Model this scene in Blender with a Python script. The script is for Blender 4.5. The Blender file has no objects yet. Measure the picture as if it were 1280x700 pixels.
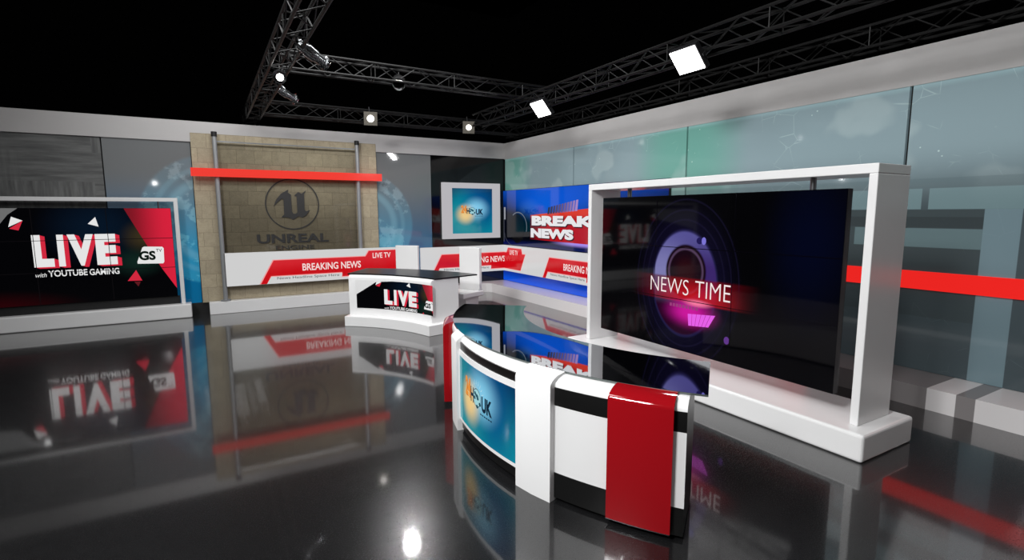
import bpy, bmesh, math, random
from mathutils import Vector, Matrix
random.seed(7)
COL = bpy.context.scene.collection
PI = math.pi

# ------------------------------------------------------------------ colour
def lin(v):
    v = v / 255.0
    return v / 12.92 if v <= 0.04045 else ((v + 0.055) / 1.055) ** 2.4
def c(r, g, b): return (lin(r), lin(g), lin(b), 1.0)

# ------------------------------------------------------------------ shader expressions
class Ex:
    def __init__(s, t, sock): s.t, s.k = t, sock
    def _m(s, op, *a): return math_node(s.t, op, s, *a)
    def __add__(s, o): return s._m('ADD', o)
    def __radd__(s, o): return s._m('ADD', o)
    def __sub__(s, o): return s._m('SUBTRACT', o)
    def __rsub__(s, o): return math_node(s.t, 'SUBTRACT', o, s)
    def __mul__(s, o): return s._m('MULTIPLY', o)
    def __rmul__(s, o): return s._m('MULTIPLY', o)
    def __truediv__(s, o): return s._m('DIVIDE', o)
    def sqrt(s): return s._m('SQRT')
    def abs(s): return s._m('ABSOLUTE')
    def sin(s): return s._m('SINE')
    def min(s, o): return s._m('MINIMUM', o)
    def max(s, o): return s._m('MAXIMUM', o)
    def pow(s, o): return s._m('POWER', o)
    def fract(s): return s._m('FRACT')
def plug(t, sock, v):
    if isinstance(v, Ex): t.links.new(v.k, sock)
    else: sock.default_value = v
def math_node(t, op, *a):
    n = t.nodes.new('ShaderNodeMath'); n.operation = op
    for i, v in enumerate(a): plug(t, n.inputs[i], v)
    return Ex(t, n.outputs[0])
def ss(e0, e1, x):
    """smoothstep from 0 at e0 to 1 at e1 (e0 may be the larger one)"""
    t = x.t; n = t.nodes.new('ShaderNodeMapRange'); n.interpolation_type = 'SMOOTHSTEP'
    flip = e0 > e1
    lo, hi = (e1, e0) if flip else (e0, e1)
    plug(t, n.inputs[0], x); n.inputs[1].default_value = lo; n.inputs[2].default_value = hi
    n.inputs[3].default_value, n.inputs[4].default_value = (1, 0) if flip else (0, 1)
    return Ex(t, n.outputs[0])
def mix(f, a, b):
    t = f.t; n = t.nodes.new('ShaderNodeMix'); n.data_type = 'RGBA'
    plug(t, n.inputs[0], f); plug(t, n.inputs[6], a); plug(t, n.inputs[7], b)
    return Ex(t, n.outputs[2])
def box2(u, v, u0, v0, u1, v1, s=.004):
    return ss(u0 - s, u0 + s, u) * ss(u1 + s, u1 - s, u) * ss(v0 - s, v0 + s, v) * ss(v1 + s, v1 - s, v)
def dist(u, v, cu, cv, au=1., av=1.):
    a = (u - cu) * (1 / au); b = (v - cv) * (1 / av)
    return (a * a + b * b).sqrt()
def noise(t, vec, scale, detail=3, rough=.5):
    n = t.nodes.new('ShaderNodeTexNoise'); n.inputs['Scale'].default_value = scale
    n.inputs['Detail'].default_value = detail; n.inputs['Roughness'].default_value = rough
    t.links.new(vec, n.inputs['Vector']); return Ex(t, n.outputs['Fac'])
def comb(t, x, y, z=0.):
    n = t.nodes.new('ShaderNodeCombineXYZ')
    for i, v in enumerate((x, y, z)): plug(t, n.inputs[i], v)
    return n.outputs[0]

class Mat:
    def __init__(s, name):
        s.m = bpy.data.materials.new(name); s.m.use_nodes = True; s.t = s.m.node_tree
        s.p = s.t.nodes['Principled BSDF']
    def uv(s):
        n = s.t.nodes.new('ShaderNodeUVMap'); n.uv_map = 'UVMap'
        q = s.t.nodes.new('ShaderNodeSeparateXYZ'); s.t.links.new(n.outputs[0], q.inputs[0])
        s.vec = n.outputs[0]
        return Ex(s.t, q.outputs[0]), Ex(s.t, q.outputs[1])
    def obj(s):
        n = s.t.nodes.new('ShaderNodeTexCoord'); s.vec = n.outputs['Object']; return s.vec
    def set(s, base=None, rough=None, metal=None, emis=None, strength=None, spec=None, ior=None, coat=None, normal=None, trans=None, alpha=None):
        P = s.p.inputs
        for k, v in (('Base Color', base), ('Roughness', rough), ('Metallic', metal), ('Emission Color', emis), ('Emission Strength', strength),
                     ('Specular IOR Level', spec), ('IOR', ior), ('Coat Weight', coat), ('Transmission Weight', trans), ('Alpha', alpha)):
            if v is not None: plug(s.t, P[k], v)
        if normal is not None: s.t.links.new(normal, P['Normal'])
        return s.m
    def bump(s, h, strength=.2, distance=.01):
        b = s.t.nodes.new('ShaderNodeBump'); b.inputs['Strength'].default_value = strength; b.inputs['Distance'].default_value = distance
        s.t.links.new(h.k, b.inputs['Height']); return b.outputs[0]

def plain(name, col, rough=.5, metal=0., **k): return Mat(name).set(base=col, rough=rough, metal=metal, **k)
def paint(name, col, rough=.3, amp=.03, scale=3.):
    """painted surface with faint procedural unevenness"""
    M = Mat(name); v = M.obj(); n = noise(M.t, v, scale)
    a = tuple(min(1, x * (1 - amp)) for x in col[:3]) + (1,); b = tuple(min(1, x * (1 + amp)) for x in col[:3]) + (1,)
    return M.set(base=mix(n, a, b), rough=rough)
def glow(name, col, k=1., rough=.15):
    """lit screen pixels of one colour under glossy glass"""
    return Mat(name).set(base=(col[0] * .05, col[1] * .05, col[2] * .05, 1), rough=rough, emis=col, strength=k)

# ------------------------------------------------------------------ meshes
class MB:
    def __init__(s): s.v = []; s.f = []; s.m = []
    def face(s, pts, mi=0):
        i = len(s.v); s.v += [tuple(p) for p in pts]; s.f.append(tuple(range(i, i + len(pts)))); s.m.append(mi)
    def box(s, a, b, mi=0, M=None):
        x0, y0, z0 = a; x1, y1, z1 = b; i = len(s.v)
        p = [(x0, y0, z0), (x1, y0, z0), (x1, y1, z0), (x0, y1, z0), (x0, y0, z1), (x1, y0, z1), (x1, y1, z1), (x0, y1, z1)]
        if M: p = [tuple(M @ Vector(q)) for q in p]
        s.v += p
        for f in ((0, 3, 2, 1), (4, 5, 6, 7), (0, 1, 5, 4), (1, 2, 6, 5), (2, 3, 7, 6), (3, 0, 4, 7)):
            s.f.append(tuple(i + k for k in f)); s.m.append(mi)
        return s
    def tube(s, a, b, r, n=8, mi=0, r2=None, cap=True):
        a = Vector(a); b = Vector(b); d = (b - a).normalized(); r2 = r if r2 is None else r2
        x = d.orthogonal().normalized(); y = d.cross(x); i = len(s.v)
        for q, rr in ((a, r), (b, r2)):
            for k in range(n):
                t = 2 * PI * k / n; s.v.append(tuple(q + (x * math.cos(t) + y * math.sin(t)) * rr))
        for k in range(n):
            j = (k + 1) % n; s.f.append((i + k, i + j, i + n + j, i + n + k)); s.m.append(mi)
        if cap:
            s.f.append(tuple(i + k for k in reversed(range(n)))); s.m.append(mi)
            s.f.append(tuple(i + n + k for k in range(n))); s.m.append(mi)
        return s
    def lathe(s, a, d, prof, n=20, mi=0):
        """prof: (distance along d from a, radius)"""
        a = Vector(a); d = Vector(d).normalized(); x = d.orthogonal().normalized(); y = d.cross(x); i = len(s.v); m = len(prof)
        for h, r in prof:
            for k in range(n):
                t = 2 * PI * k / n; s.v.append(tuple(a + d * h + (x * math.cos(t) + y * math.sin(t)) * r))
        for q in range(m - 1):
            for k in range(n):
                j = (k + 1) % n; s.f.append((i + q * n + k, i + q * n + j, i + (q + 1) * n + j, i + (q + 1) * n + k)); s.m.append(mi)
        return s
    def sweep(s, prof, angles, fn, mats=None, closed=True, caps=True):
        """closed profile of (r,z) swept over angles, fn(r, t, z) -> point"""
        i = len(s.v); n = len(prof)
        for t in angles:
            for r, z in prof: s.v.append(fn(r, t, z))
        for a in range(len(angles) - 1):
            for k in range(n if closed else n - 1):
                j = (k + 1) % n
                s.f.append((i + a * n + k, i + a * n + j, i + (a + 1) * n + j, i + (a + 1) * n + k)); s.m.append(mats[k] if mats else 0)
        if caps:
            s.f.append(tuple(i + k for k in range(n))); s.m.append(mats[0] if mats else 0)
            e = i + (len(angles) - 1) * n; s.f.append(tuple(e + k for k in reversed(range(n)))); s.m.append(mats[0] if mats else 0)
        return s
    def build(s, name, mats, parent=None, bevel=0., smooth=False, uv=None, seg=2, fixn=True):
        me = bpy.data.meshes.new(name)
        L = Vector(parent_loc(parent)) if parent else Vector((0, 0, 0))
        me.from_pydata([tuple(Vector(p) - L) for p in s.v], [], s.f)
        for m in (mats if isinstance(mats, (list, tuple)) else [mats]): me.materials.append(m)
        me.polygons.foreach_set('material_index', s.m)
        if uv:
            lay = me.uv_layers.new(name='UVMap')
            for l in me.loops: lay.data[l.index].uv = uv(Vector(s.v[l.vertex_index]))
        if fixn:
            bm = bmesh.new(); bm.from_mesh(me); bmesh.ops.recalc_face_normals(bm, faces=bm.faces); bm.to_mesh(me); bm.free()
        if smooth:
            for p in me.polygons: p.use_smooth = True
            me.set_sharp_from_angle(angle=math.radians(40))
        o = bpy.data.objects.new(name, me); COL.objects.link(o)
        if parent: o.parent = parent
        if bevel:
            b = o.modifiers.new('edge', 'BEVEL'); b.width = bevel; b.segments = seg; b.limit_method = 'ANGLE'; b.angle_limit = math.radians(50)
            b.harden_normals = False
        return o
def parent_loc(p):
    v = Vector(p.location)
    while p.parent: p = p.parent; v += Vector(p.location)
    return v
def thing(name, label, cat, loc=(0, 0, 0), group=None):
    o = bpy.data.objects.new(name, None); COL.objects.link(o); o.location = loc; o.empty_display_size = .1
    o['label'] = label; o['category'] = cat
    if group: o['group'] = group
    return o
def tag(o, label, cat, group=None):
    o['label'] = label; o['category'] = cat
    if group: o['group'] = group
    return o
def struct(o): o['kind'] = 'structure'; return o
def copy_tree(o, parent=None):
    n = o.copy(); COL.objects.link(n); n.parent = parent
    for ch in list(o.children): copy_tree(ch, n)
    return n

# flat / curved graphics: polygons laid out in panel metres (u right, v up) and mapped onto a surface
def text_polys(s, bold=0., shear=0.):
    cu = bpy.data.curves.new('lettering', 'FONT'); cu.body = s; cu.size = 1; cu.offset = bold; cu.shear = shear; cu.resolution_u = 4
    cu.fill_mode = 'FRONT'
    o = bpy.data.objects.new('lettering', cu); COL.objects.link(o)
    dg = bpy.context.evaluated_depsgraph_get(); ev = o.evaluated_get(dg); me = ev.to_mesh()
    v = [(q.co.x, q.co.y) for q in me.vertices]; f = [tuple(p.vertices) for p in me.polygons]
    ev.to_mesh_clear(); bpy.data.objects.remove(o); bpy.data.curves.remove(cu)
    return v, f
class Gfx:
    def __init__(s): s.v = []; s.f = []; s.m = []; s.mats = []
    def mi(s, m):
        if m not in s.mats: s.mats.append(m)
        return s.mats.index(m)
    def poly(s, pts, m, layer=1):
        i = len(s.v); s.v += [(u, v, layer) for u, v in pts]; s.f.append(tuple(range(i, i + len(pts)))); s.m.append(s.mi(m))
    def rect(s, u0, v0, u1, v1, m, layer=1, nu=1):
        for k in range(nu):
            a = u0 + (u1 - u0) * k / nu; b = u0 + (u1 - u0) * (k + 1) / nu
            s.poly([(a, v0), (b, v0), (b, v1), (a, v1)], m, layer)
    def disc(s, cu, cv, ru, rv, m, layer=1, n=40):
        s.poly([(cu + ru * math.cos(2 * PI * k / n), cv + rv * math.sin(2 * PI * k / n)) for k in range(n)], m, layer)
    def ring(s, cu, cv, ru, rv, w, m, layer=1, n=56, a0=0., a1=2 * PI):
        for k in range(n):
            t0 = a0 + (a1 - a0) * k / n; t1 = a0 + (a1 - a0) * (k + 1) / n
            s.poly([(cu + (ru - w) * math.cos(t0), cv + (rv - w) * math.sin(t0)), (cu + ru * math.cos(t0), cv + rv * math.sin(t0)),
                    (cu + ru * math.cos(t1), cv + rv * math.sin(t1)), (cu + (ru - w) * math.cos(t1), cv + (rv - w) * math.sin(t1))], m, layer)
    def text(s, body, u0, v0, u1, v1, m, layer=2, bold=0., shear=0.):
        """lettering fitted to the box (u0,v0)-(u1,v1)"""
        v, f = text_polys(body, bold, shear)
        xs = [p[0] for p in v]; ys = [p[1] for p in v]; ax, bx, ay, by = min(xs), max(xs), min(ys), max(ys)
        i = len(s.v)
        s.v += [(u0 + (x - ax) / (bx - ax) * (u1 - u0), v0 + (y - ay) / (by - ay) * (v1 - v0), layer) for x, y in v]
        for q in f: s.f.append(tuple(i + k for k in q)); s.m.append(s.mi(m))
    def build(s, name, fn, parent=None, eps=.0015, slab=None):
        """fn(u, v, out) -> world point, out = metres off the surface towards the viewer"""
        me = bpy.data.meshes.new(name); L = Vector(parent_loc(parent)) if parent else Vector((0, 0, 0))
        V = [tuple(Vector(fn(u, v, l * eps)) - L) for u, v, l in s.v]; UV = [(u, v) for u, v, l in s.v]; F = list(s.f); Mi = list(s.m)
        mats = list(s.mats)
        if slab:      # (u0,v0,u1,v1,thickness,material[,segments]) solid body behind the picture
            u0, v0, u1, v1, th, m = slab[:6]; n = slab[6] if len(slab) > 6 else 1
            mats.append(m); k = len(mats) - 1; i = len(V)
            for a in range(n + 1):
                u = u0 + (u1 - u0) * a / n
                for (vv, dd) in ((v0, -.0005), (v1, -.0005), (v1, -th), (v0, -th)):
                    V.append(tuple(Vector(fn(u, vv, dd)) - L)); UV.append((u, vv))
            for a in range(n):
                for q in range(4):
                    r = (q + 1) % 4; F.append((i + a * 4 + q, i + a * 4 + r, i + (a + 1) * 4 + r, i + (a + 1) * 4 + q)); Mi.append(k)
            F.append((i, i + 1, i + 2, i + 3)); Mi.append(k); e = i + n * 4; F.append((e + 3, e + 2, e + 1, e)); Mi.append(k)
        me.from_pydata(V, [], F)
        for m in mats: me.materials.append(m)
        me.polygons.foreach_set('material_index', Mi)
        lay = me.uv_layers.new(name='UVMap')
        for l in me.loops: lay.data[l.index].uv = UV[l.vertex_index]
        me.update()
        o = bpy.data.objects.new(name, me); COL.objects.link(o)
        if parent: o.parent = parent
        return o
def on_back(y): return lambda u, v, d: (u, y - d, v)          # facing -Y, u = x
def on_right(x): return lambda u, v, d: (x - d, -u, v)        # facing -X, u = -y

# ------------------------------------------------------------------ room dimensions
WX, WY = 8.3, 14.67          # right wall face, back wall face
TOP, BAND = 4.54, 4.07

# ------------------------------------------------------------------ materials
white = paint('white_lacquer', c(226, 226, 226), .22, .02)
white_matt = paint('fascia_white', c(178, 176, 175), .6, .03)
plinth_white = paint('plinth_white', c(225, 222, 222), .18, .02)
black_gloss = plain('black_gloss', c(9, 9, 10), .08)
black_matt = plain('black_matt', c(8, 8, 9), .6)
red_gloss = Mat('red_lacquer').set(base=c(146, 14, 22), rough=.06, coat=.4)
steel = plain('brushed_steel', c(150, 152, 155), .28, 1.)
pole_grey = plain('grey_pole_metal', c(150, 152, 154), .4, .35)
truss_metal = plain('dark_truss_metal', c(13, 13, 13), .5, 0., spec=.25)
fixture_black = plain('fixture_black', c(38, 38, 40), .35, .3)
chrome = plain('polished_metal', c(200, 202, 205), .12, 1.)
seam = plain('seam_black', c(6, 9, 9), .5)

def floor_mat():
    M = Mat('polished_black_floor'); v = M.obj()
    n = noise(M.t, v, 9, 5, .65); n2 = noise(M.t, v, 90, 3, .6)
    base = mix(n, c(16, 16, 17), c(27, 27, 28))
    M.p.inputs['Coat Roughness'].default_value = .06; M.p.inputs['Coat IOR'].default_value = 1.62
    return M.set(base=base, rough=n2 * .12 + .20, ior=1.5, spec=.2, coat=1., normal=M.bump(n2, .10, .004))
def brick_mat():
    M = Mat('sandstone_tiles'); u, v = M.uv(); t = M.t
    wob = noise(t, comb(t, u, v), 1.7, 3)
    b = t.nodes.new('ShaderNodeTexBrick'); t.links.new(comb(t, u + wob * .06, v + wob * .05), b.inputs['Vector'])
    for k, x in (('Scale', 1.), ('Mortar Size', .006), ('Mortar Smooth', .6), ('Bias', 0.), ('Brick Width', .40), ('Row Height', .33)): b.inputs[k].default_value = x
    b.inputs['Color1'].default_value = c(158, 147, 125); b.inputs['Color2'].default_value = c(175, 163, 138); b.inputs['Mortar'].default_value = c(128, 118, 98)
    n = noise(t, comb(t, u, v), 7, 6, .7); n2 = noise(t, comb(t, u, v), 30, 4, .7)
    col = mix(ss(.35, .75, n) * .55, Ex(t, b.outputs['Color']), c(136, 126, 105)); col = mix(ss(.4, .8, n2) * .35, col, c(200, 187, 158))
    return M.set(base=col, rough=.8, normal=M.bump(Ex(t, b.outputs['Fac']) * -1. + n2 * .5, .4, .01))
def concrete_mat():
    M = Mat('board_marked_concrete'); u, v = M.uv(); t = M.t
    a = noise(t, comb(t, u * 7., v * .7), 1.8, 5, .6); b = noise(t, comb(t, u * .7, v * 7.), 1.8, 5, .6)
    blk = t.nodes.new('ShaderNodeTexBrick'); t.links.new(comb(t, u, v), blk.inputs['Vector'])
    for k, x in (('Scale', 1.), ('Mortar Size', 0.), ('Brick Width', .8), ('Row Height', .62)): blk.inputs[k].default_value = x
    blk.inputs['Color1'].default_value = (0, 0, 0, 1); blk.inputs['Color2'].default_value = (1, 1, 1, 1)
    g = a + (b - a) * ss(.35, .65, Ex(t, blk.outputs['Color']))
    return M.set(base=mix(ss(.2, .85, g), c(66, 67, 67), c(112, 113, 112)), rough=.6)
def globe_mat(name, gu, gv, r, lo, hi, glowk):
    """printed glass: grey at the top, blue at the foot, part of a globe"""
    M = Mat(name); u, v = M.uv(); t = M.t
    g = ss(hi, lo, v)
    bg = mix(g, c(104, 106, 107), c(14, 104, 150))
    d = dist(u, v, gu, gv, r, r)
    disc = ss(1.02, .96, d)
    land = ss(.5, .56, noise(t, comb(t, u, v), 1.5, 5, .62))
    gl = mix(g, c(104, 120, 128), c(52, 152, 190))
    col = mix(disc * .75, bg, gl)
    col = mix(disc * land * .6, col, mix(g, c(140, 154, 160), c(100, 190, 215)))
    ring1 = ss(.10, .01, (d - .62).abs()) * .22 + ss(.06, .01, (d - .80).abs()) * .12
    col = mix(ring1 * disc, col, c(150, 200, 215))
    return M.set(base=col, rough=.05, emis=col, strength=glowk)
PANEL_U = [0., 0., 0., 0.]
def teal_mat(name, k):
    """printed glass: pale teal, paler map shapes, dotted network"""
    M = Mat(name); u, v = M.uv(); t = M.t
    side = ss(-1.0, -.2, (u * .9 + 5.09).sin())
    up = mix(side, c(102, 152, 142), c(128, 147, 153))
    low = mix(ss(.2, 1., side), c(76, 84, 86), c(64, 74, 78))
    fall = ss(2.35, 3.3, v)
    col = mix(fall, low, up)
    land = ss(.55, .60, noise(t, comb(t, u + k * 3.1, v), .62, 3, .5))
    col = mix(land * fall * .24, col, c(180, 194, 194)); col = mix(ss(3.96, 4.05, v) * .35, col, c(170, 205, 210))
    vo = t.nodes.new('ShaderNodeTexVoronoi'); vo.inputs['Scale'].default_value = 4.6; t.links.new(comb(t, u, v), vo.inputs['Vector'])
    dots = ss(.07, .03, Ex(t, vo.outputs['Distance']))
    ve = t.nodes.new('ShaderNodeTexVoronoi'); ve.feature = 'DISTANCE_TO_EDGE'; ve.inputs['Scale'].default_value = 3.1; t.links.new(comb(t, u, v), ve.inputs['Vector'])
    lines = ss(.016, .004, Ex(t, ve.outputs['Distance'])) * ss(.54, .64, noise(t, comb(t, u, v), 1.6, 2))
    reg = ss(.46, .6, noise(t, comb(t, u, v + 5.), .9, 2))
    col = mix(dots * reg * .5 * fall, col, c(215, 235, 230)); col = mix(lines * .2 * (fall * .8 + .2), col, c(205, 228, 225))
    # reflection of the video wall stand, painted in as pale and dark blocks
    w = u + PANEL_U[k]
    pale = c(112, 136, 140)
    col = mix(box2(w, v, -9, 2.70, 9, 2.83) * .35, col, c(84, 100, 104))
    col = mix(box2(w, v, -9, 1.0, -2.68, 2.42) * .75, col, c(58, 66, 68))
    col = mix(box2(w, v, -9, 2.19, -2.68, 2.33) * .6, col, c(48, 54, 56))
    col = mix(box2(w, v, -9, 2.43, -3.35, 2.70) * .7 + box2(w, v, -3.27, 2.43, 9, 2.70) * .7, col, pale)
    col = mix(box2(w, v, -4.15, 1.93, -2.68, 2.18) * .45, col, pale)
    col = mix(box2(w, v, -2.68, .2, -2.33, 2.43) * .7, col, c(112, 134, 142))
    return M.set(base=col, rough=.06, emis=col, strength=.20)

# ------------------------------------------------------------------ setting
m = MB(); m.face([(-9, -7, 0), (9.5, -7, 0), (9.5, 16.5, 0), (-9, 16.5, 0)])
struct(m.build('floor', floor_mat(), fixn=False))
m = MB(); m.face([(-9, -7, 9), (-9, 16.5, 9), (9.5, 16.5, 9), (9.5, -7, 9)])
struct(m.build('ceiling', plain('studio_black', (0, 0, 0, 1), 1., spec=0.), fixn=False))
m = MB(); m.box((-8, WY, 0), (WX + .2, WY + .2, TOP)); struct(m.build('wall_back', paint('wall_dark', c(30, 30, 31), .7)))
m = MB(); m.box((WX, -5, 0), (WX + .2, WY, TOP)); struct(m.build('wall_right', paint('wall_dark_right', c(5, 7, 7), .7)))
m = MB(); m.box((-8, WY - .10, BAND), (WX - .0, WY, TOP)); struct(m.build('trim_1', white_matt))
m = MB(); m.box((WX - .08, -5, BAND - .02), (WX, WY - .10, TOP)); struct(m.build('trim_2', white_matt))
# low plinth that runs along the right wall and round the corner
m = MB(); pts = [(7.47, -5), (8.29, -5), (8.29, WY - .01), (5.6, WY - .01), (5.6, 14.2), (7.35, 14.2), (7.47, 14.05)]
n = len(pts)
m.face([(x, y, .27) for x, y in pts]); m.face([(x, y, 0) for x, y in reversed(pts)])
for i in range(n):
    a, b = pts[i], pts[(i + 1) % n]; m.face([(a[0], a[1], 0), (b[0], b[1], 0), (b[0], b[1], .27), (a[0], a[1], .27)])
def plinth_mat():
    M = Mat('banded_plinth'); v = M.obj(); q = M.t.nodes.new('ShaderNodeSeparateXYZ'); M.t.links.new(v, q.inputs[0]); y = Ex(M.t, q.outputs[1])
    s = .003
    grey = ss(2.80 - s, 2.80 + s, y) * ss(6. + s, 6. - s, y) + ss(2.33 - s, 2.33 + s, y) * ss(2.51 + s, 2.51 - s, y)
    return M.set(base=mix(grey, c(222, 219, 219), c(132, 128, 128)), rough=.16)
tag(m.build('plinth', plinth_mat(), bevel=.012), 'long low white plinth with grey bands along the right wall and into the corner', 'plinth')

# dark skirting under the wall panels
m = MB(); m.box((-8, WY - .06, 0), (5.6, WY, .28)); struct(m.build('baseboard_back', black_matt))
# wall panels
def panel_back(name, x0, x1, z0, z1, mat, label, y=WY - .055, th=.05):
    m = MB(); m.box((x0, y, z0), (x1, y + th, z1))
    o = m.build(name, mat, uv=lambda p: (p.x, p.z)); return tag(o, label, 'wall panel')
panel_back('concrete_panel', -8, -1.84, .28, BAND, concrete_mat(), 'grey board-marked concrete wall panel behind the left video wall')
panel_back('globe_panel', -1.815, -.165, .28, BAND, globe_mat('globe_print_left', .25, 2.25, 1.55, 1.1, 3.5, .2), 'glass wall panel with blue globe print, between concrete and stone panels')
o = panel_back('stone_panel', -.15, 4.18, .28, 4.275, brick_mat(), 'beige stone tile wall panel behind the glass logo stand', y=WY - .115, th=.11)
panel_back('globe_panel', 4.20, 5.785, .28, BAND, globe_mat('globe_print_right', 3.75, 2.1, 1.45, .4, 3.4, .12), 'grey blue glass wall panel with globe print, right of the stone panel')
M = Mat('black_glass_print'); u, v = M.uv(); d = dist(u, v, 8.6, 1.2, 2.9, 2.9)
bk = M.set(base=mix(ss(1.0, .98, d), c(6, 6, 7), c(24, 28, 29)), rough=.06)
panel_back('black_panel', 5.80, WX - .08, .28, BAND, bk, 'black glass wall panel in the corner behind the framed picture')
ys = [14.56, 11.0, 7.34, 3.58, -.1, -3.7]
tl = ['teal map glass wall panel in the corner above the blue screen', 'teal map glass wall panel second from the corner', 'teal map glass wall panel behind the right video wall', 'teal map glass wall panel nearest the camera, at the right edge', 'teal map glass wall panel beyond the frame']
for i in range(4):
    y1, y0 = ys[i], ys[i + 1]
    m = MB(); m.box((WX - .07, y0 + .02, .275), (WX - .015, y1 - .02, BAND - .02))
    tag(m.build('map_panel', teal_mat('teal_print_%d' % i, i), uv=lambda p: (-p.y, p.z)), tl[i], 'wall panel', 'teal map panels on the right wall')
m = MB(); m.box((WX - .10, -5, 1.37), (WX - .072, 7.2, 1.61))
tag(m.build('red_wall_strip', glow('red_strip_light', c(238, 38, 34), .95)), 'bright red horizontal strip across the right wall panels', 'light strip')

# ------------------------------------------------------------------ left video wall
def base_box(name, a, b, parent, bev=.03): return MB().box(a, b).build(name, white, parent, bevel=bev, seg=3)
lw = thing('video_wall', 'wide white framed video wall showing LIVE, standing against the left back wall', 'video wall', (-3., 14.4, 0))
base_box('base', (-5.9, 14.2, 0), (-.38, 14.55, .33), lw)
m = MB()
for a, b in (((-5.62, 14.30, .33), (-5.54, 14.5, 2.68)), ((-.575, 14.30, .33), (-.495, 14.5, 2.68)), ((-5.62, 14.30, 2.68), (-.495, 14.5, 2.765))): m.box(a, b)
m.build('frame', white, lw, bevel=.006)
MB().box((-5.5, 14.40, .33), (-.6, 14.44, .515)).build('gap_shade_sheet', black_matt, lw)  # black sheet stands in for the shade in the gap below the screen
for x in (-4.95, -.87):
    m = MB(); m.tube((x, 14.42, 2.5), (x, 14.42, 2.7), .018, 10); m.build('hanger_rod', steel, lw, smooth=True)
def live_gfx(g, u0, v0, s=1., sv=1., lite=1.):
    """the LIVE artwork; u0,v0 = lower left of its own layout, s/sv = scale"""
    U = lambda x: u0 + (x + 5.5) * s
    V = lambda z: v0 + (z - .52) * sv
    P = lambda pts: [(U(a), V(b)) for a, b in pts]
    M = Mat('live_screen_field'); u, v = M.uv()
    uu = (u - u0) * (1 / s) - 5.5; vv = (v - v0) * (1 / sv) + .52
    col = mix(ss(1.2, .1, dist(uu, vv, -2.0, 2.1, 1., .8)), c(3, 3, 5), c(6, 20, 36))
    col = mix(ss(.5, .0, dist(uu, vv, -1.2, 1.9, 1., .9)) * .8, col, c(62, 52, 30))
    col = mix(ss(.55, .0, dist(uu, vv, -1.35, 1.35, 1.2, .8)) * .6, col, c(20, 48, 40))
    col = mix(ss(1.3, .1, dist(uu, vv, -3.9, .45, 1.4, .35)), col, c(40, 2, 6))
    field = M.set(base=c(2, 2, 2), rough=.07, emis=col, strength=1.)
    W = glow('live_white', c(226, 226, 226), lite); RD = glow('live_red_shadow', c(206, 40, 62), lite); G = glow('live_dim', c(118, 118, 118), lite * .8)
    M = Mat('live_red'); u, v = M.uv(); vv = (v - v0) * (1 / sv) + .52; uu = (u - u0) * (1 / s) - 5.5
    RR = M.set(base=c(10, 0, 0), rough=.08, emis=mix(ss(-1.5, -.7, uu), c(120, 22, 34), c(212, 34, 60)), strength=lite)
    D = glow('live_black', c(10, 22, 16)); SM = glow('live_seam', c(14, 12, 14))
    g.rect(U(-5.5), V(.52), U(-.645), V(2.53), field, 0)
    g.poly(P([(-1.51, 2.53), (-.645, 2.53), (-.645, .70), (-.90, 1.17), (-1.25, 1.94)]), RR, 1)
    g.poly(P([(-5.5, 2.53), (-3.26, 2.53), (-3.42, 2.40), (-3.62, 2.12), (-4.4, 2.0), (-5.5, 1.75)]), G, 1)
    g.poly(P([(-3.43, 2.15), (-3.37, 2.36), (-3.2, 2.28)]), W, 2); g.poly(P([(-3.42, 2.12), (-3.2, 2.28), (-3.28, 2.08)]), RD, 2)
    g.poly(P([(-2.157, 2.2), (-2.018, 2.345), (-1.976, 2.137)]), W, 1)
    g.poly(P([(-1.557, .925), (-1.387, 1.16), (-1.291, .92)]), RD, 2); g.poly(P([(-1.44, .90), (-1.32, .90), (-1.371, .788)]), glow('live_dark_red', c(90, 24, 30)), 2)
    letters = [('L', -3.10, -2.77), ('I', -2.70, -2.59), ('V', -2.53, -2.09), ('E', -2.06, -1.70)]
    for i, (ch, a, b) in enumerate(letters):
        for k, (du, dv) in enumerate(((.075, -.03), (.05, -.02), (.025, -.01))):
            g.text(ch, U(a + du), V(1.31 + dv), U(b + du), V(1.98 + dv), RD, 2 + k, bold=.06)
        g.text(ch, U(a), V(1.31), U(b), V(1.98), W, 5, bold=.06)
    g.text('with', U(-3.10), V(1.10), U(-2.92), V(1.19), W, 3, bold=.0, shear=.3)
    g.text('YOUTUBE', U(-2.895), V(1.10), U(-2.245), V(1.235), W, 3, bold=.02)
    g.text('GAMING', U(-2.21), V(1.095), U(-1.69), V(1.23), W, 3, bold=.02)
    g.poly(P([(-1.345, 1.30), (-.87, 1.285), (-.845, 1.32), (-.835, 1.63), (-.86, 1.665), (-1.20, 1.68), (-1.235, 1.66), (-1.35, 1.34)]), W, 3)
    g.text('GS', U(-1.31), V(1.37), U(-1.0), V(1.58), D, 4, bold=.045)
    g.text('TV', U(-.985), V(1.55), U(-.875), V(1.62), D, 4, bold=.01)
    return U, V, SM
g = Gfx(); U, V, SM = live_gfx(g, -5.5, .52)
for x in (-4.32, -3.07, -1.83): g.rect(x - .006, .52, x + .006, 2.53, SM, 6)
for z in (1.19, 1.86): g.rect(-5.5, z - .006, -.645, z + .006, SM, 6)
g.build('screen', on_back(14.36), lw, slab=(-5.5, .515, -.64, 2.535, .09, black_gloss))

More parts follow.
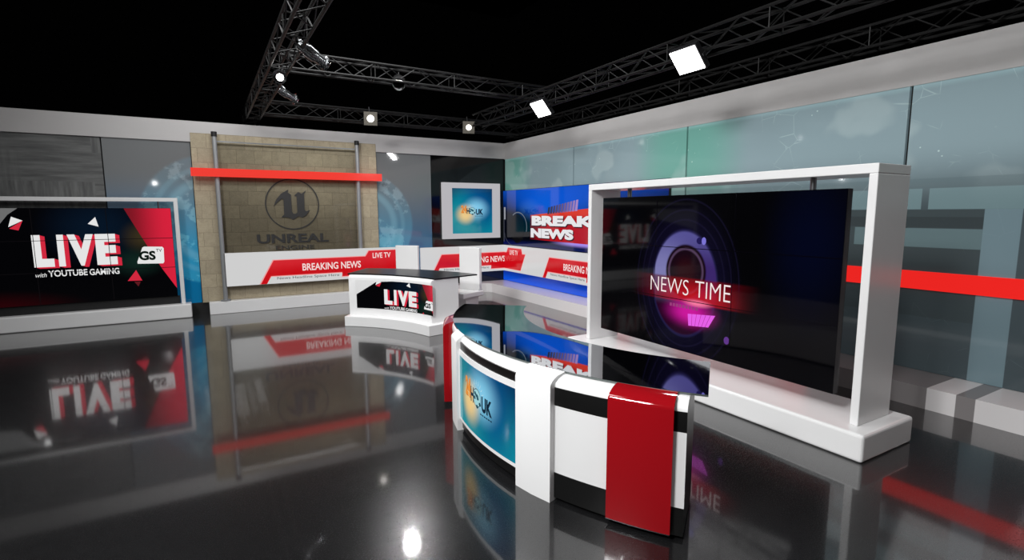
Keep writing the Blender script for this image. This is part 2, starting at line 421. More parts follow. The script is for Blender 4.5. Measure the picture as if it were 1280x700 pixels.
# ------------------------------------------------------------------ logo stand in front of the stone panel
ls = thing('glass_sign_stand', 'clear glass sign on two grey poles bearing a dark round logo and lettering', 'sign stand', (2., 14.45, 0))
base_box('base', (-.02, 14.33, 0), (3.95, 14.55, .30), ls, .012)
for x in (.335, 3.64):
    m = MB(); m.tube((x, 14.43, .30), (x, 14.43, 4.2), .05, 20); m.tube((x, 14.43, .30), (x, 14.43, .335), .11, 20)
    po = m.build('pole', pole_grey, ls, smooth=True)
    MB().tube((x, 14.43, 4.2), (x, 14.43, 4.31), .062, 16).build('pole_cap', black_matt, po, smooth=True)
m = MB(); m.box((.37, 14.44, 4.08), (3.6, 14.46, 4.11)); m.build('top_rail', steel, ls)
M = Mat('thin_clear_glass'); t = M.t
tr = t.nodes.new('ShaderNodeBsdfTransparent'); tr.inputs[0].default_value = c(238, 239, 239)
gl = t.nodes.new('ShaderNodeBsdfGlossy'); gl.inputs['Roughness'].default_value = .03
fr = t.nodes.new('ShaderNodeFresnel'); fr.inputs[0].default_value = 1.5
mx = t.nodes.new('ShaderNodeMixShader'); t.links.new(fr.outputs[0], mx.inputs[0]); t.links.new(tr.outputs[0], mx.inputs[1]); t.links.new(gl.outputs[0], mx.inputs[2])
t.links.new(mx.outputs[0], t.nodes['Material Output'].inputs[0]); clear = M.m
m = MB(); m.face([(.39, 14.53, 1.45), (3.59, 14.53, 1.45), (3.59, 14.53, 4.08), (.39, 14.53, 4.08)]); pane = m.build('glass_pane', clear, ls)
ink = plain('dark_vinyl', c(40, 40, 40), .5); ink2 = plain('dark_vinyl_soft', c(50, 49, 46), .5)
g = Gfx(); g.ring(1.985, 2.64, .645, .645, .028, ink, 1)
# the curled letter inside the ring
g.poly([(1.535, 2.58), (1.60, 2.75), (1.72, 2.90), (1.90, 3.01), (1.885, 2.93), (1.93, 2.90), (1.955, 2.88), (1.955, 2.46), (1.99, 2.40), (2.05, 2.40), (2.09, 2.44),
        (2.09, 2.84), (2.03, 2.86), (2.13, 2.95), (2.21, 2.91), (2.33, 3.0), (2.27, 2.90), (2.265, 2.50), (2.30, 2.46), (2.40, 2.50), (2.29, 2.35), (2.20, 2.30), (2.11, 2.34),
        (1.98, 2.245), (1.88, 2.30), (1.80, 2.31), (1.70, 2.31), (1.77, 2.38), (1.775, 2.76), (1.74, 2.78), (1.64, 2.70)], ink, 1)
g.text('UNREAL', 1.11, 1.66, 2.83, 1.89, ink, 1, bold=.03)
g.text('ENGINE', 1.53, 1.49, 2.46, 1.60, ink2, 1, bold=.02)
g.build('logo', on_back(14.527), pane)
rb = MB(); rb.box((-.19, 14.30, 3.27), (4.25, 14.36, 3.46))
tag(rb.build('red_light_bar', glow('red_bar_light', c(240, 62, 52), .95)), 'bright red horizontal light bar across the glass sign stand', 'light bar')

# ------------------------------------------------------------------ LED banners with the breaking news strap
BW = glow('banner_white', c(203, 203, 203)); BR = None
def banner_red():
    M = Mat('banner_red'); u, v = M.uv()
    col = mix(ss(.9, 1.25, v), c(196, 8, 20), c(208, 34, 44))
    return M.set(base=c(8, 0, 0), rough=.15, emis=col, strength=1.)
BR = banner_red(); BT = glow('banner_text', c(238, 214, 212)); BD = glow('banner_dark_text', c(52, 52, 56)); BP = glow('banner_pink_edge', c(236, 150, 150))
# distances: strap artwork is 4.7 m long; red starts .75 m in
def build_strap(g0, s, z0, lo, hi, seg):
    def cut(pts):
        for lim, sg in ((lo, 1), (hi, -1)):
            out = []
            for i in range(len(pts)):
                a, b = pts[i - 1], pts[i]; ia = (a[0] - lim) * sg >= 0; ib = (b[0] - lim) * sg >= 0
                if ia != ib:
                    k = (lim - a[0]) / (b[0] - a[0]); out.append((lim, a[1] + (b[1] - a[1]) * k))
                if ib: out.append(b)
            pts = out
            if not pts: return []
        return pts
    def P(pts, m, l):
        q = cut([(s + a, z0 + b) for a, b in pts])
        if len(q) > 2: g0.poly([(seg(a), b) for a, b in q], m, l)
    P([(-.03, .0), (.14, .0), (.25, .17), (1.99, .17), (1.96, .06), (3.47, .06), (3.76, .595), (3.57, .595), (3.53, .745), (2.69, .745), (2.60, .60), (.30, .60)], BP, 1)
    P([(.0, .0), (.14, .0), (.24, .19), (.318, .58)], BR, 2)
    P([(.24, .19), (1.98, .19), (1.98, .58), (.318, .58)], BR, 2)
    P([(1.98, .08), (3.46, .08), (3.73, .575), (3.55, .575), (3.51, .73), (2.71, .73), (2.615, .58), (1.98, .58)], BR, 2)
    def T(txt, a, b, z, h, m, bold):
        v, f = text_polys(txt, bold); xs = [p[0] for p in v]; yy = [p[1] for p in v]; ax, bx, ay, by = min(xs), max(xs), min(yy), max(yy)
        for q in f: P([(a + (v[k][0] - ax) / (bx - ax) * (b - a), z + (v[k][1] - ay) / (by - ay) * h) for k in q], m, 3)
    T('BREAKING NEWS', .99, 2.48, .285, .185, BT, .018)
    T('LIVE TV', 2.81, 3.31, .525, .145, BT, .02)
    T('News Headline Space Here', .38, 1.90, .075, .085, BD, 0.)
g = Gfx(); g.rect(.38, .66, 5.06, 1.46, BW, 0); build_strap(g, 1.12, .66, .38, 5.06, lambda a: a)
bl = thing('news_banner', 'white and red BREAKING NEWS banner screen, fixed across the sign stand poles', 'banner screen', (2.7, 14.34, .66))
g.build('banner_screen', on_back(14.34), bl, slab=(.375, .655, 5.065, 1.465, .04, white))
bc = thing('news_banner', 'white and red BREAKING NEWS banner screen wrapping the back right corner', 'banner screen', (WX, WY, .58))
XB, XR = WY - .085, WX - .10
g = Gfx(); g.rect(5.4, .585, XR, 1.395, BW, 0)
build_strap(g, 5.87 - 4.72, .585, 5.4, XR, lambda a: a); build_strap(g, 5.75, .585, 5.4, XR, lambda a: a)
g.build('back_wall_screen', on_back(XB), bc, slab=(5.39, .58, XR, 1.40, .02, white))
g = Gfx(); g.rect(-XB, .585, -4.7, 1.395, BW, 0)
for s in (5.75, 10.44, 15.1): build_strap(g, s, .585, XR, XR + XB - 4.7, lambda a: a - XR - XB)
g.build('side_wall_screen', on_right(XR), bc, slab=(-XB, .58, -4.69, 1.40, .02, white))
M = Mat('blue_strip_light'); u, v = M.uv()
blue = M.set(base=c(0, 2, 12), rough=.12, emis=mix(ss(.30, .6, v), c(10, 84, 226), c(14, 52, 160)), strength=.9)
m = MB(); m.box((WX - .115, 4.7, .285), (WX - .075, WY - .07, .578))
tag(m.build('blue_light_strip', blue, uv=lambda p: (-p.y, p.z)), 'deep blue glowing strip beneath the corner news banner on the right wall', 'light strip')

# ------------------------------------------------------------------ big blue screen on the right wall
def break_field():
    M = Mat('break_field'); u, v = M.uv()
    col = mix(ss(2.0, 3.0, v + (u + 11.5).abs() * -.12), c(4, 8, 26), c(10, 74, 184))
    col = mix(ss(1.3, .2, dist(u, v, -11.8, 2.75, 2.2, .6)), col, c(10, 84, 206))
    col = mix(ss(1.0, .35, dist(u, v, -13.7, 1.8, 1.45, .85)), col, c(2, 3, 8))
    col = mix(ss(1.0, .2, dist(u, v, -10.4, 1.6, 1.7, .12)), col, c(166, 140, 236))
    col = mix(ss(1.62, 1.45, v) * .8, col, c(12, 20, 84))
    return M.set(base=c(0, 1, 6), rough=.06, emis=col, strength=1.)
bs = thing('wall_screen', 'large blue screen reading BREAK NEWS on the right wall by the corner', 'screen', (WX, 11.1, 1.41))
g = Gfx(); g.rect(-14.58, 1.42, -7.72, 3.08, break_field(), 0)
M = Mat('break_red'); u, v = M.uv()
bred = M.set(base=c(8, 0, 0), rough=.06, emis=mix(ss(2.2, 2.4, v), mix(ss(-13., -12., u), c(92, 10, 20), c(176, 18, 28)), c(214, 56, 40)), strength=1.)
bw = glow('break_white', c(224, 224, 226)); bsh = glow('break_shadow', c(60, 12, 22))
g.poly([(-12.98, 1.64), (-8.4, 1.60), (-8.4, 2.62), (-12.97, 2.335)], bred, 1)
for k, (du, dv, mm) in enumerate(((.04, -.03, bsh), (0, 0, bw))):
    g.text('BREAKING', -12.90 + du, 2.04 + dv, -8.55 + du, 2.32 + dv, mm, 2 + k, bold=.065)
    g.text('NEWS', -12.95 + du, 1.695 + dv, -10.90 + du, 1.965 + dv, mm, 2 + k, bold=.065)
for k in range(11):
    a = -12.1 + k * .125; s = k / 10
    g.poly([(a, 2.36 + k * .008), (a + .10, 2.365 + k * .008), (a + .14, 2.56 + k * .017), (a + .05, 2.55 + k * .017)], glow('spine_%d' % k, c(30 + 130 * s, 30 + 100 * s, 60 + 130 * s)), 2)
ringm = glow('break_ring', c(104, 110, 122)); pinm = glow('break_pin', c(148, 150, 158)); holem = glow('break_hole', c(6, 6, 9))
g.disc(-13.72, 1.93, .40, .44, holem, 1); g.ring(-13.68, 1.98, .52, .45, .03, ringm, 2, a0=-.3, a1=2.2)
g.rect(-14.53, 2.2, -14.43, 2.58, pinm, 2); g.rect(-14.55, 1.50, -14.51, 2.56, glow('break_pin2', c(70, 72, 82)), 2)
g.ring(-13.72, 1.78, .78, .42, .02, glow('break_ring2', c(66, 68, 80)), 1, a0=PI, a1=1.35 * PI)
g.build('screen', on_right(WX - .125), bs, slab=(-14.59, 1.41, -7.70, 3.09, .048, black_gloss))

# ------------------------------------------------------------------ framed picture on the black panel
def picture_field(name, cu, cv, r, hi=1.):
    M = Mat(name); u, v = M.uv()
    d = dist(u, v, cu, cv, r, r)
    ang = (u - cu) * (1 / r); w = (v - cv) * (1 / r)
    col = mix(ss(-.9, .9, ang + w * .6), c(12, 136, 146), c(4, 78, 130))
    col = mix(ss(.6, 1.5, d), col, mix(ss(-.5, .6, w), c(8, 130, 150), c(6, 48, 84)))
    col = mix(ss(.75, .1, dist(u, v, cu + .22 * r, cv + .1 * r, r, r * .8)), col, c(126, 196, 226))
    col = mix(ss(.62, .1, dist(u, v, cu - .28 * r, cv - .12 * r, r * .9, r * .85)), col, c(228, 196, 132))
    return M.set(base=c(0, 4, 6), rough=.1, emis=col, strength=hi)
def news_logo(g, cu, cv, w, tilt=0.):
    """orange digits, dark H, globe for the O, UK, thin caption"""
    O = glow('logo_orange', c(222, 138, 52)); O2 = glow('logo_orange_deep', c(176, 92, 36)); D = glow('logo_navy', c(10, 34, 52)); GB = glow('logo_globe', c(150, 200, 206)); GD = glow('logo_land', c(20, 74, 88))
    h = w * .30
    g.text('24', cu - .50 * w + .012 * w, cv - .07 * w, cu - .26 * w + .012 * w, cv + .24 * w, O2, 1, bold=.04)
    g.text('24', cu - .50 * w, cv - .06 * w, cu - .26 * w, cv + .25 * w, O, 2, bold=.04)
    g.text('H', cu - .25 * w, cv - .10 * w, cu - .12 * w, cv + .14 * w, D, 2, bold=.04)
    g.disc(cu + .0 * w, cv + .02 * w, .14 * w, .14 * w, GB, 1)
    for k in range(7):
        a = k * 2.4; q = .035 + .05 * (k % 3); g.disc(cu + math.cos(a) * q * w, cv + (.02 + math.sin(a) * q) * w, .042 * w, .03 * w, GD, 2, 10)
    g.ring(cu, cv + .02 * w, .145 * w, .145 * w, .012 * w, D, 2, 30)
    g.text('UK', cu + .17 * w, cv - .14 * w, cu + .50 * w, cv + .10 * w, D, 2, bold=.05)
    for k in range(6): g.rect(cu + (.12 + k * .065) * w, cv - .20 * w, cu + (.17 + k * .065) * w, cv - .18 * w, D, 2)
    ray = glow('logo_ray', c(206, 226, 226))
    for k in range(9):
        a = .35 + k * .3; g.poly([(cu + math.cos(a) * .19 * w, cv + (.04 + math.sin(a) * .19) * w), (cu + math.cos(a + .05) * .19 * w, cv + (.04 + math.sin(a + .05) * .19) * w), (cu + math.cos(a + .03) * .28 * w, cv + (.04 + math.sin(a + .03) * .28) * w)], ray, 1)
fp = thing('framed_screen', 'square blue picture screen in a thick white frame on the black corner panel', 'framed screen', (7.05, WY, 1.63))
m = MB(); y0, y1 = WY - .17, WY - .055
for a, b in (((6.10, y0, 1.635), (6.40, y1, 3.30)), ((7.76, y0, 1.635), (8.02, y1, 3.30)), ((6.40, y0, 1.635), (7.76, y1, 1.79)), ((6.40, y0, 3.14), (7.76, y1, 3.30))): m.box(a, b)
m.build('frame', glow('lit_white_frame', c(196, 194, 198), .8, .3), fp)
g = Gfx(); g.rect(6.40, 1.79, 7.76, 3.14, picture_field('picture_field', 7.05, 2.45, .72), 0); news_logo(g, 7.07, 2.45, .74)
g.build('screen', on_back(WY - .13), fp, slab=(6.40, 1.79, 7.76, 3.14, .03, black_gloss))

# ------------------------------------------------------------------ right video wall (NEWS TIME)
rw = thing('video_wall', 'huge white framed video wall showing NEWS TIME, standing before the right wall', 'video wall', (5.8, 4.75, 0))
base_box('base', (5.28, 2.44, 0), (6.27, 7.20, .28), rw, .03)
m = MB()
for a, b in (((5.48, 2.595, .28), (6.10, 2.675, 2.76)), ((5.48, 6.83, .28), (6.10, 6.91, 2.76)), ((5.48, 2.595, 2.76), (6.10, 6.91, 2.855))): m.box(a, b)
m.build('frame', white, rw, bevel=.008)
for y in (3.29, 6.10):
    m = MB(); m.tube((5.63, y, 2.58), (5.63, y, 2.765), .032, 16); m.build('hanger_rod', steel, rw, smooth=True)
def news_field():
    M = Mat('news_field'); u, v = M.uv(); t = M.t       # u = -y, lens centred at (-4.95, 1.44)
    cu, cv = -4.95, 1.44
    d = dist(u, v, cu, cv, .56, .73)
    col = mix(ss(1.3, .1, dist(u, v, -3.25, 2.05, .5, .9)), c(2, 2, 4), c(2, 5, 26))
    col = mix(ss(1.7, .9, d) * .5, col, c(18, 14, 44))
    for r in (1.18, 1.36, 1.55): col = mix(ss(.03, .0, (d - r).abs()) * .22, col, c(36, 32, 66))
    disc = ss(1.0, .95, d)
    lens = mix(ss(-.35, .3, u - cu), c(120, 118, 172), c(58, 38, 104))
    lens = mix(ss(.2, .75, v - cv) , lens, c(84, 80, 146))
    lens = mix(ss(.05, -.35, v - cv), lens, c(34, 2, 30))
    col = mix(disc, col, lens)
    col = mix(ss(.05, .0, (d - .985).abs()) * .5, col, c(40, 36, 84))
    h = dist(u, v, cu + .03, cv + .17, .36, .38)
    col = mix(ss(1.0, .9, h), col, c(22, 6, 18)); col = mix(ss(.08, .0, (h - .8).abs()) * .5, col, c(110, 84, 120))
    col = mix(ss(.7, .2, h), col, c(40, 8, 16))
    # red band and its hot centre
    band = ss(1.17, 1.21, v) * ss(1.54, 1.50, v) * ss(-5.95, -5.3, u) * ss(-3.75, -4.4, u)
    hot = ss(1.1, .0, dist(u, v, cu + .2, 1.24, .85, .35))
    col = mix(band * .8, col, mix(hot, c(88, 4, 14), c(206, 22, 34)))
    mg = ss(1.0, .1, dist(u, v, cu + .12, 1.06, .62, .30)) * ss(1.26, 1.19, v)
    col = mix(mg.pow(1.6) * .95, col, c(206, 24, 158))
    col = mix(ss(1., .1, dist(u, v, cu + .25, 1.2, .3, .07)), col, c(246, 120, 160))
    return M.set(base=c(2, 2, 2), rough=.05, emis=col, strength=1.)
g = Gfx(); g.rect(-6.64, .512, -2.905, 2.625, news_field(), 0)
nw = glow('news_white', c(240, 226, 226)); g.text('NEWS', -5.545, 1.285, -4.85, 1.495, nw, 2, bold=-.012); g.text('TIME', -4.74, 1.285, -4.195, 1.50, nw, 2, bold=-.012)
cap = glow('news_caption', c(150, 60, 120))
for k in range(9): g.rect(-5.17 + k * .056, 1.105, -5.13 + k * .056, 1.15, cap, 2)
win = glow('news_window', c(224, 92, 226))
for k in range(6):
    f = lambda q: (-4.85 + .45 * q, 1.04 + .045 * q); b = lambda q: (-4.83 + .33 * q, .88 + .035 * q)
    a0, a1 = k / 6 + .008, (k + 1) / 6 - .008; g.poly([b(a0), b(a1), f(a1), f(a0)], win, 2)
kn = glow('news_knob', c(120, 112, 206)); g.disc(-4.63, 2.03, .035, .05, kn, 2, 16); g.disc(-4.70, 2.03, .05, .045, glow('news_knob_dark', c(30, 24, 80)), 1, 16); g.disc(-4.22, .80, .04, .05, glow('news_knob2', c(90, 50, 130)), 2, 16)
sm = glow('news_seam', c(4, 3, 8))
for z in (1.215, 1.925): g.rect(-6.64, z - .005, -2.905, z + .005, sm, 3)
for y in (5.47, 4.18): g.rect(-y - .004, .512, -y + .004, 2.625, sm, 3)
g.build('screen', on_right(5.57), rw, slab=(-6.645, .505, -2.90, 2.632, .09, black_gloss))

# ------------------------------------------------------------------ main curved desk
CX, CY = 5.788, 4.609
def A(r, t, z): t = math.radians(t); return (CX - r * math.cos(t), CY - r * math.sin(t), z)
def AB(r, t, z):
    k = min(1., max(0., (17. - t) / 30.))
    return A(r - .135 * k * min(1., max(0., (r - 3.44) / .16)), t, z)
def rng(a, b, n): return [a + (b - a) * i / n for i in range(n + 1)]
dk = thing('news_desk', 'large curved white news desk with glass top, red straps and blue front screen', 'desk', A(3.2, 0, 0))
def shoulder(r, z0, r1, z1, n=6): return [(r1 + (r - r1) * math.cos(PI / 2 * k / n), z0 + (z1 - z0) * math.sin(PI / 2 * k / n)) for k in range(n + 1)]
sh = shoulder(3.60, .99, 3.44, 1.062)
prof = [(2.95, .03), (3.60, .03), (3.60, .25), (3.60, .83), (3.60, .985)] + sh[1:] + [(2.95, 1.062)]
nm = len(prof); mats = [1, 1, 0, 1] + [0] * (nm - 4)
m = MB(); m.sweep(prof, rng(-36.3, 36.3, 60), AB, mats); m.build('body', [white, plain('desk_black', c(12, 12, 12), .35)], dk, smooth=True)
m = MB(); m.sweep([(2.98, 0), (3.52, 0), (3.52, .035), (2.98, .035)], rng(-35.5, 35.5, 40), AB); m.build('kick_base', black_matt, dk)
# display section between the pillars: white surround and curved screen
m = MB(); m.sweep([(3.59, .135), (3.625, .135), (3.625, .925), (3.59, .925)], rng(-8.6, 13, 24), AB); m.build('screen_surround', white, dk, smooth=True)
m = MB(); m.sweep([(3.59, .925), (3.612, .925), (3.612, 1.005), (3.59, 1.005)], rng(-8.6, 13, 24), AB); m.build('black_band', plain('band_black', c(16, 14, 13), .3), dk, smooth=True)
arc = 3.63 * math.radians(1)
fnd = lambda u, v, d: AB(3.6275 + d, u / arc, v)
g = Gfx(); g.rect(-8.2 * arc, .172, 12.6 * arc, .868, picture_field('desk_picture_field', .04, .56, .60, 1.), 0, nu=24); news_logo(g, .07, .56, .66)
g.build('screen', fnd, dk, eps=.001)
# pillars and straps wrap from the floor over the shoulder to the glass
def wrap(name, a, b, r, z0, mat, n=6, bevel=.006):
    q = shoulder(r, 1.0, 3.455, 1.08)
    p = [(3.56, z0), (r, z0)] + q + [(3.43, 1.05), (3.57, 1.0)]
    m = MB(); m.sweep(p, rng(a, b, n), AB); return m.build(name, mat, dk, smooth=True, bevel=0)
wrap('pillar', 12.9, 19.3, 3.66, .0, white, 2); wrap('pillar', -14., -8.6, 3.66, .0, white, 2)
for a, b, rs in ((27.2, 34.9, 3.645), (-29.5, -21.5, 3.715)):
    s_ = wrap('red_strap', a, b, rs, .05, red_gloss, 8)
    m = MB(); m.sweep([(3.58, .043), (rs + .004, .043), (rs + .004, .05), (3.58, .05)], rng(a, b, 8), AB); m.build('edge_trim', chrome, s_)
# glass top: flat dark mirror pane, normals bent to turn its reflection upright
ang = rng(-42, 38.4, 64); rad = rng(2.53, 3.45, 20)
top_m = Mat('dark_mirror_glass').set(base=c(205, 208, 212), rough=.02, metal=1.)
rim_m = plain('glass_rim', c(120, 128, 126), .1, .6)
def build_top():
    me = bpy.data.meshes.new('glass_top'); L = Vector(dk.location); V = []; F = []; Mi = []; na, nr = len(ang), len(rad)
    for z in (1.082, 1.066):
        for t in ang:
            for r in rad: V.append(Vector(A(r, t, z)) - L)
    off = na * nr; id_ = lambda a, r, k=0: k * off + a * nr + r
    for a in range(na - 1):
        for r in range(nr - 1):
            F.append((id_(a, r), id_(a, r + 1), id_(a + 1, r + 1), id_(a + 1, r))); Mi.append(0)
            F.append((id_(a, r, 1), id_(a + 1, r, 1), id_(a + 1, r + 1, 1), id_(a, r + 1, 1))); Mi.append(1)
    for a in range(na - 1):
        for r in (0, nr - 1):
            q = (id_(a, r), id_(a + 1, r), id_(a + 1, r, 1), id_(a, r, 1)); F.append(q if r else q[::-1]); Mi.append(1)
    for r in range(nr - 1):
        for a in (0, na - 1):
            q = (id_(a, r), id_(a, r + 1), id_(a, r + 1, 1), id_(a, r, 1)); F.append(q if a == 0 else q[::-1]); Mi.append(1)
    me.from_pydata([tuple(v) for v in V], [], F); me.materials.append(top_m); me.materials.append(rim_m)
    me.polygons.foreach_set('material_index', Mi)
    bm = bmesh.new(); bm.from_mesh(me); bmesh.ops.recalc_face_normals(bm, faces=bm.faces); bm.to_mesh(me); bm.free()
    for p in me.polygons: p.use_smooth = True
    nor = [None] * len(me.loops)
    for p in me.polygons:
        for li in p.loop_indices:
            if p.material_index == 0:
                w = me.vertices[me.loops[li].vertex_index].co + L
                nor[li] = tuple(bent_normal(w.x, w.y) * (1 if p.normal.z > 0 else -1))
            else: nor[li] = tuple(p.normal)
    me.normals_split_custom_set(nor)
    o = bpy.data.objects.new('glass_top', me); COL.objects.link(o); o.parent = dk
def bent_normal(x, y):
    a, b = x - 3., y - 4.5
    nx = DN[0][0] + DN[0][1] * a + DN[0][2] * b + DN[0][3] * a * a + DN[0][4] * a * b + DN[0][5] * b * b
    ny = DN[1][0] + DN[1][1] * a + DN[1][2] * b + DN[1][3] * a * a + DN[1][4] * a * b + DN[1][5] * b * b
    return Vector((nx, ny, 1)).normalized()
DN = [[.0088, -.0728, -.0006, -.0331, .0327, -.003], [.0211, -.0641, -.0234, -.0084, .0312, -.0053]]   # bent normal fit that sets the reflection upright, pane stays flat
build_top()

# ------------------------------------------------------------------ small curved desk
QX, QY = .62, 8.88
def Q(r, t, z): t = math.radians(t); return (QX + r * math.cos(t), QY + r * math.sin(t), z)
sd = thing('news_desk', 'small concave white desk with black top and LIVE front screen, on a white base', 'desk', Q(3.6, 32.5, 0))
m = MB(); m.sweep([(3.10, 0), (4.25, 0), (4.25, .215), (3.10, .215)], rng(11.8, 53.5, 24), Q); m.build('base', white, sd, bevel=.01)
shs = [(3.36 - .10 * math.cos(PI / 2 * k / 5), 1.03 + .06 * math.sin(PI / 2 * k / 5)) for k in range(6)]
m = MB(); m.sweep([(3.95, .21), (3.26, .21)] + shs + [(3.95, 1.09)], rng(14.2, 52.5, 24), Q); m.build('body', white, sd, smooth=True)
m = MB(); m.sweep([(3.35, 1.088), (4.45, 1.088), (4.45, 1.115), (3.35, 1.115)], rng(14.0, 53.5, 24), Q); m.build('desk_top', plain('desk_top_black', c(5, 5, 6), .3, spec=.25), sd)
arcs = 3.25 * math.radians(1)
fns = lambda u, v, d: Q(3.255 - d, 32.5 - u / arcs, v)
g = Gfx()
# the LIVE artwork cropped to the desk front, which runs from 49.5 degrees (left) to 13.1 (right)
D2U = lambda d: (32.5 - d) * arcs
ax, av = .632, .478
U, V, _ = live_gfx(g, D2U(37.7) - 2.4 * ax, .49 - .79 * av, ax, av)
def clip_gfx(g, u0, v0, u1, v1):
    nv, nf, nmx = [], [], []
    for f, mi in zip(g.f, g.m):
        poly = [(g.v[k][0], g.v[k][1]) for k in f]; l = g.v[f[0]][2]
        for ax_, lim, sg in ((0, u0, 1), (0, u1, -1), (1, v0, 1), (1, v1, -1)):
            out = []
            for j in range(len(poly)):
                p0, p1 = poly[j - 1], poly[j]; i0 = (p0[ax_] - lim) * sg >= 0; i1 = (p1[ax_] - lim) * sg >= 0
                if i0 != i1:
                    w = (lim - p0[ax_]) / (p1[ax_] - p0[ax_]); out.append((p0[0] + (p1[0] - p0[0]) * w, p0[1] + (p1[1] - p0[1]) * w))
                if i1: out.append(p1)
            poly = out
            if not poly: break
        if len(poly) > 2: i = len(nv); nv += [(x, y, l) for x, y in poly]; nf.append(tuple(range(i, i + len(poly)))); nmx.append(mi)
    g.v, g.f, g.m = nv, nf, nmx
clip_gfx(g, D2U(49.5), .38, D2U(13.1), .985)
g.poly([(D2U(49.7), .67), (D2U(49.7), .99), (D2U(33), .99), (D2U(41.1), .955)], white, 7)
# subdivide the field along the curve
def curve_split(g, n=24):
    nv, nf, nmx = [], [], []
    for f, mi in zip(g.f, g.m):
        pts = [g.v[k] for k in f]; a = min(p[0] for p in pts); b = max(p[0] for p in pts)
        if b - a < .12: i = len(nv); nv += pts; nf.append(tuple(range(i, i + len(pts)))); nmx.append(mi); continue
        k = max(1, int((b - a) / .09)); l = pts[0][2]
        for q in range(k):
            lo, hi = a + (b - a) * q / k, a + (b - a) * (q + 1) / k; poly = [(p[0], p[1]) for p in pts]
            for lim, sg in ((lo, 1), (hi, -1)):
                out = []
                for j in range(len(poly)):
                    p0, p1 = poly[j - 1], poly[j]; i0 = (p0[0] - lim) * sg >= 0; i1 = (p1[0] - lim) * sg >= 0
                    if i0 != i1: w = (lim - p0[0]) / (p1[0] - p0[0]); out.append((lim, p0[1] + (p1[1] - p0[1]) * w))
                    if i1: out.append(p1)
                poly = out
                if not poly: break
            if len(poly) > 2: i = len(nv); nv += [(x, y, l) for x, y in poly]; nf.append(tuple(range(i, i + len(poly)))); nmx.append(mi)
    g.v, g.f, g.m = nv, nf, nmx
curve_split(g); g.build('screen', fns, sd, eps=.001)

# ------------------------------------------------------------------ block chairs behind the small desk
def chair(label, x, y, deg):
    t = thing('block_chair', label, 'chair', (x, y, 0), 'white block chairs behind the small desk'); R = Matrix.Rotation(math.radians(deg), 4, 'Z')
    def bx(name, a, b, bev): 
        m = MB(); m.box(a, b, M=Matrix.Translation((x, y, 0)) @ R); m.build(name, white, t, bevel=bev)
    bx('pedestal', (-.22, -.22, 0), (.22, .22, .52), .01); bx('seat', (-.42, -.32, .52), (.30, .32, .64), .02); bx('backrest', (.16, -.30, .64), (.25, .30, 1.62), .01)
    return t
chair('white block chair with tall slab back, behind the middle of the small desk', 4.10, 12.25, 43)
chair('white block chair with tall slab back, behind the right end of the small desk', 5.06, 10.84, 24)

# ------------------------------------------------------------------ trusses
def truss(label, a, b, w=.29, step=.42):
    """box truss whose lower inside corner line runs a -> b"""
    a = Vector(a); b = Vector(b); d = (b - a).normalized(); s = Vector((d.y, -d.x, 0)) * w; up = Vector((0, 0, w))
    t = thing('lighting_truss', label, 'truss', a, 'overhead lighting trusses')
    cs = [Vector((0, 0, 0)), s, s + up, up]
    for q in cs: MB().tube(a + q, b + q, .024, 8).build('chord', truss_metal, t, smooth=True)
    m = MB(); L = (b - a).length; n = int(L / step)
    for i in range(n):
        p0 = a + d * (L * i / n); p1 = a + d * (L * (i + 1) / n)
        for k in range(4):
            q, r = cs[k], cs[(k + 1) % 4]
            if (i + k) % 2: q, r = r, q
            m.tube(p0 + q, p1 + r, .010, 5, cap=False)
        if i % 4 == 0:
            for k in range(4): m.tube(p0 + cs[k], p0 + cs[(k + 1) % 4], .010, 5, cap=False)
    m.build('lattice', truss_metal, t)
    return t
truss('dark box truss running over the back wall, carrying two round lamps', (1.36, 13.9, 4.69), (8.2, 13.9, 4.69))
truss('dark box truss crossing the middle of the studio ceiling', (1.4, 10.88, 5.02), (7.3, 10.88, 5.02))
truss('dark box truss running from the camera to the back wall at upper left', (1.05, 2.5, 4.69), (1.05, 16.2, 4.69), .29)
truss('dark box truss along the top of the right wall', (8.25, -1., 4.70), (8.25, 14.5, 4.70))
truss('dark box truss parallel to the right wall, carrying the white lamp panels', (6.35, 1., 4.70), (6.35, 12.95, 4.70))

# ------------------------------------------------------------------ lamps
lamp_face = Mat('lamp_panel_light').set(base=(1, 1, 1, 1), emis=(1, .99, .97, 1), strength=9.)
lens_face = Mat('lamp_lens_light').set(base=(1, 1, 1, 1), emis=(1, .95, .84, 1), strength=2.6)
def aim(pos, target):
    d = (Vector(target) - Vector(pos)).normalized(); return Matrix.Translation(pos) @ d.to_track_quat('-Z', 'Y').to_matrix().to_4x4()
def softbox(label, pos, target, w, h):
    t = thing('lamp_panel', label, 'lamp', pos, 'rectangular lamp panels'); M = aim(pos, target)
    m = MB(); m.box((-w / 2 - .02, -h / 2 - .02, .0), (w / 2 + .02, h / 2 + .02, .09), M=M); m.build('housing', fixture_black, t, bevel=.006)
    m = MB(); m.box((-w / 2, -h / 2, -.012), (w / 2, h / 2, .0), M=M); m.build('diffuser', lamp_face, t)
    m = MB()
    for s in (-1, 1): m.box((s * (w / 2 + .04) - .012, -.02, .02), (s * (w / 2 + .04) + .012, .02, .24), M=M)
    m.box((-w / 2 - .05, -.02, .22), (w / 2 + .05, .02, .25), M=M); m.build('yoke', fixture_black, t)
    return t
softbox('larger bright white lamp panel hanging at upper right', (6.28, 5.66, 4.61), (5.28, 5.66, 3.71), .46, .36)
softbox('smaller bright white lamp panel hanging further back', (6.30, 9.6, 4.58), (5.30, 9.6, 3.72), .46, .34)
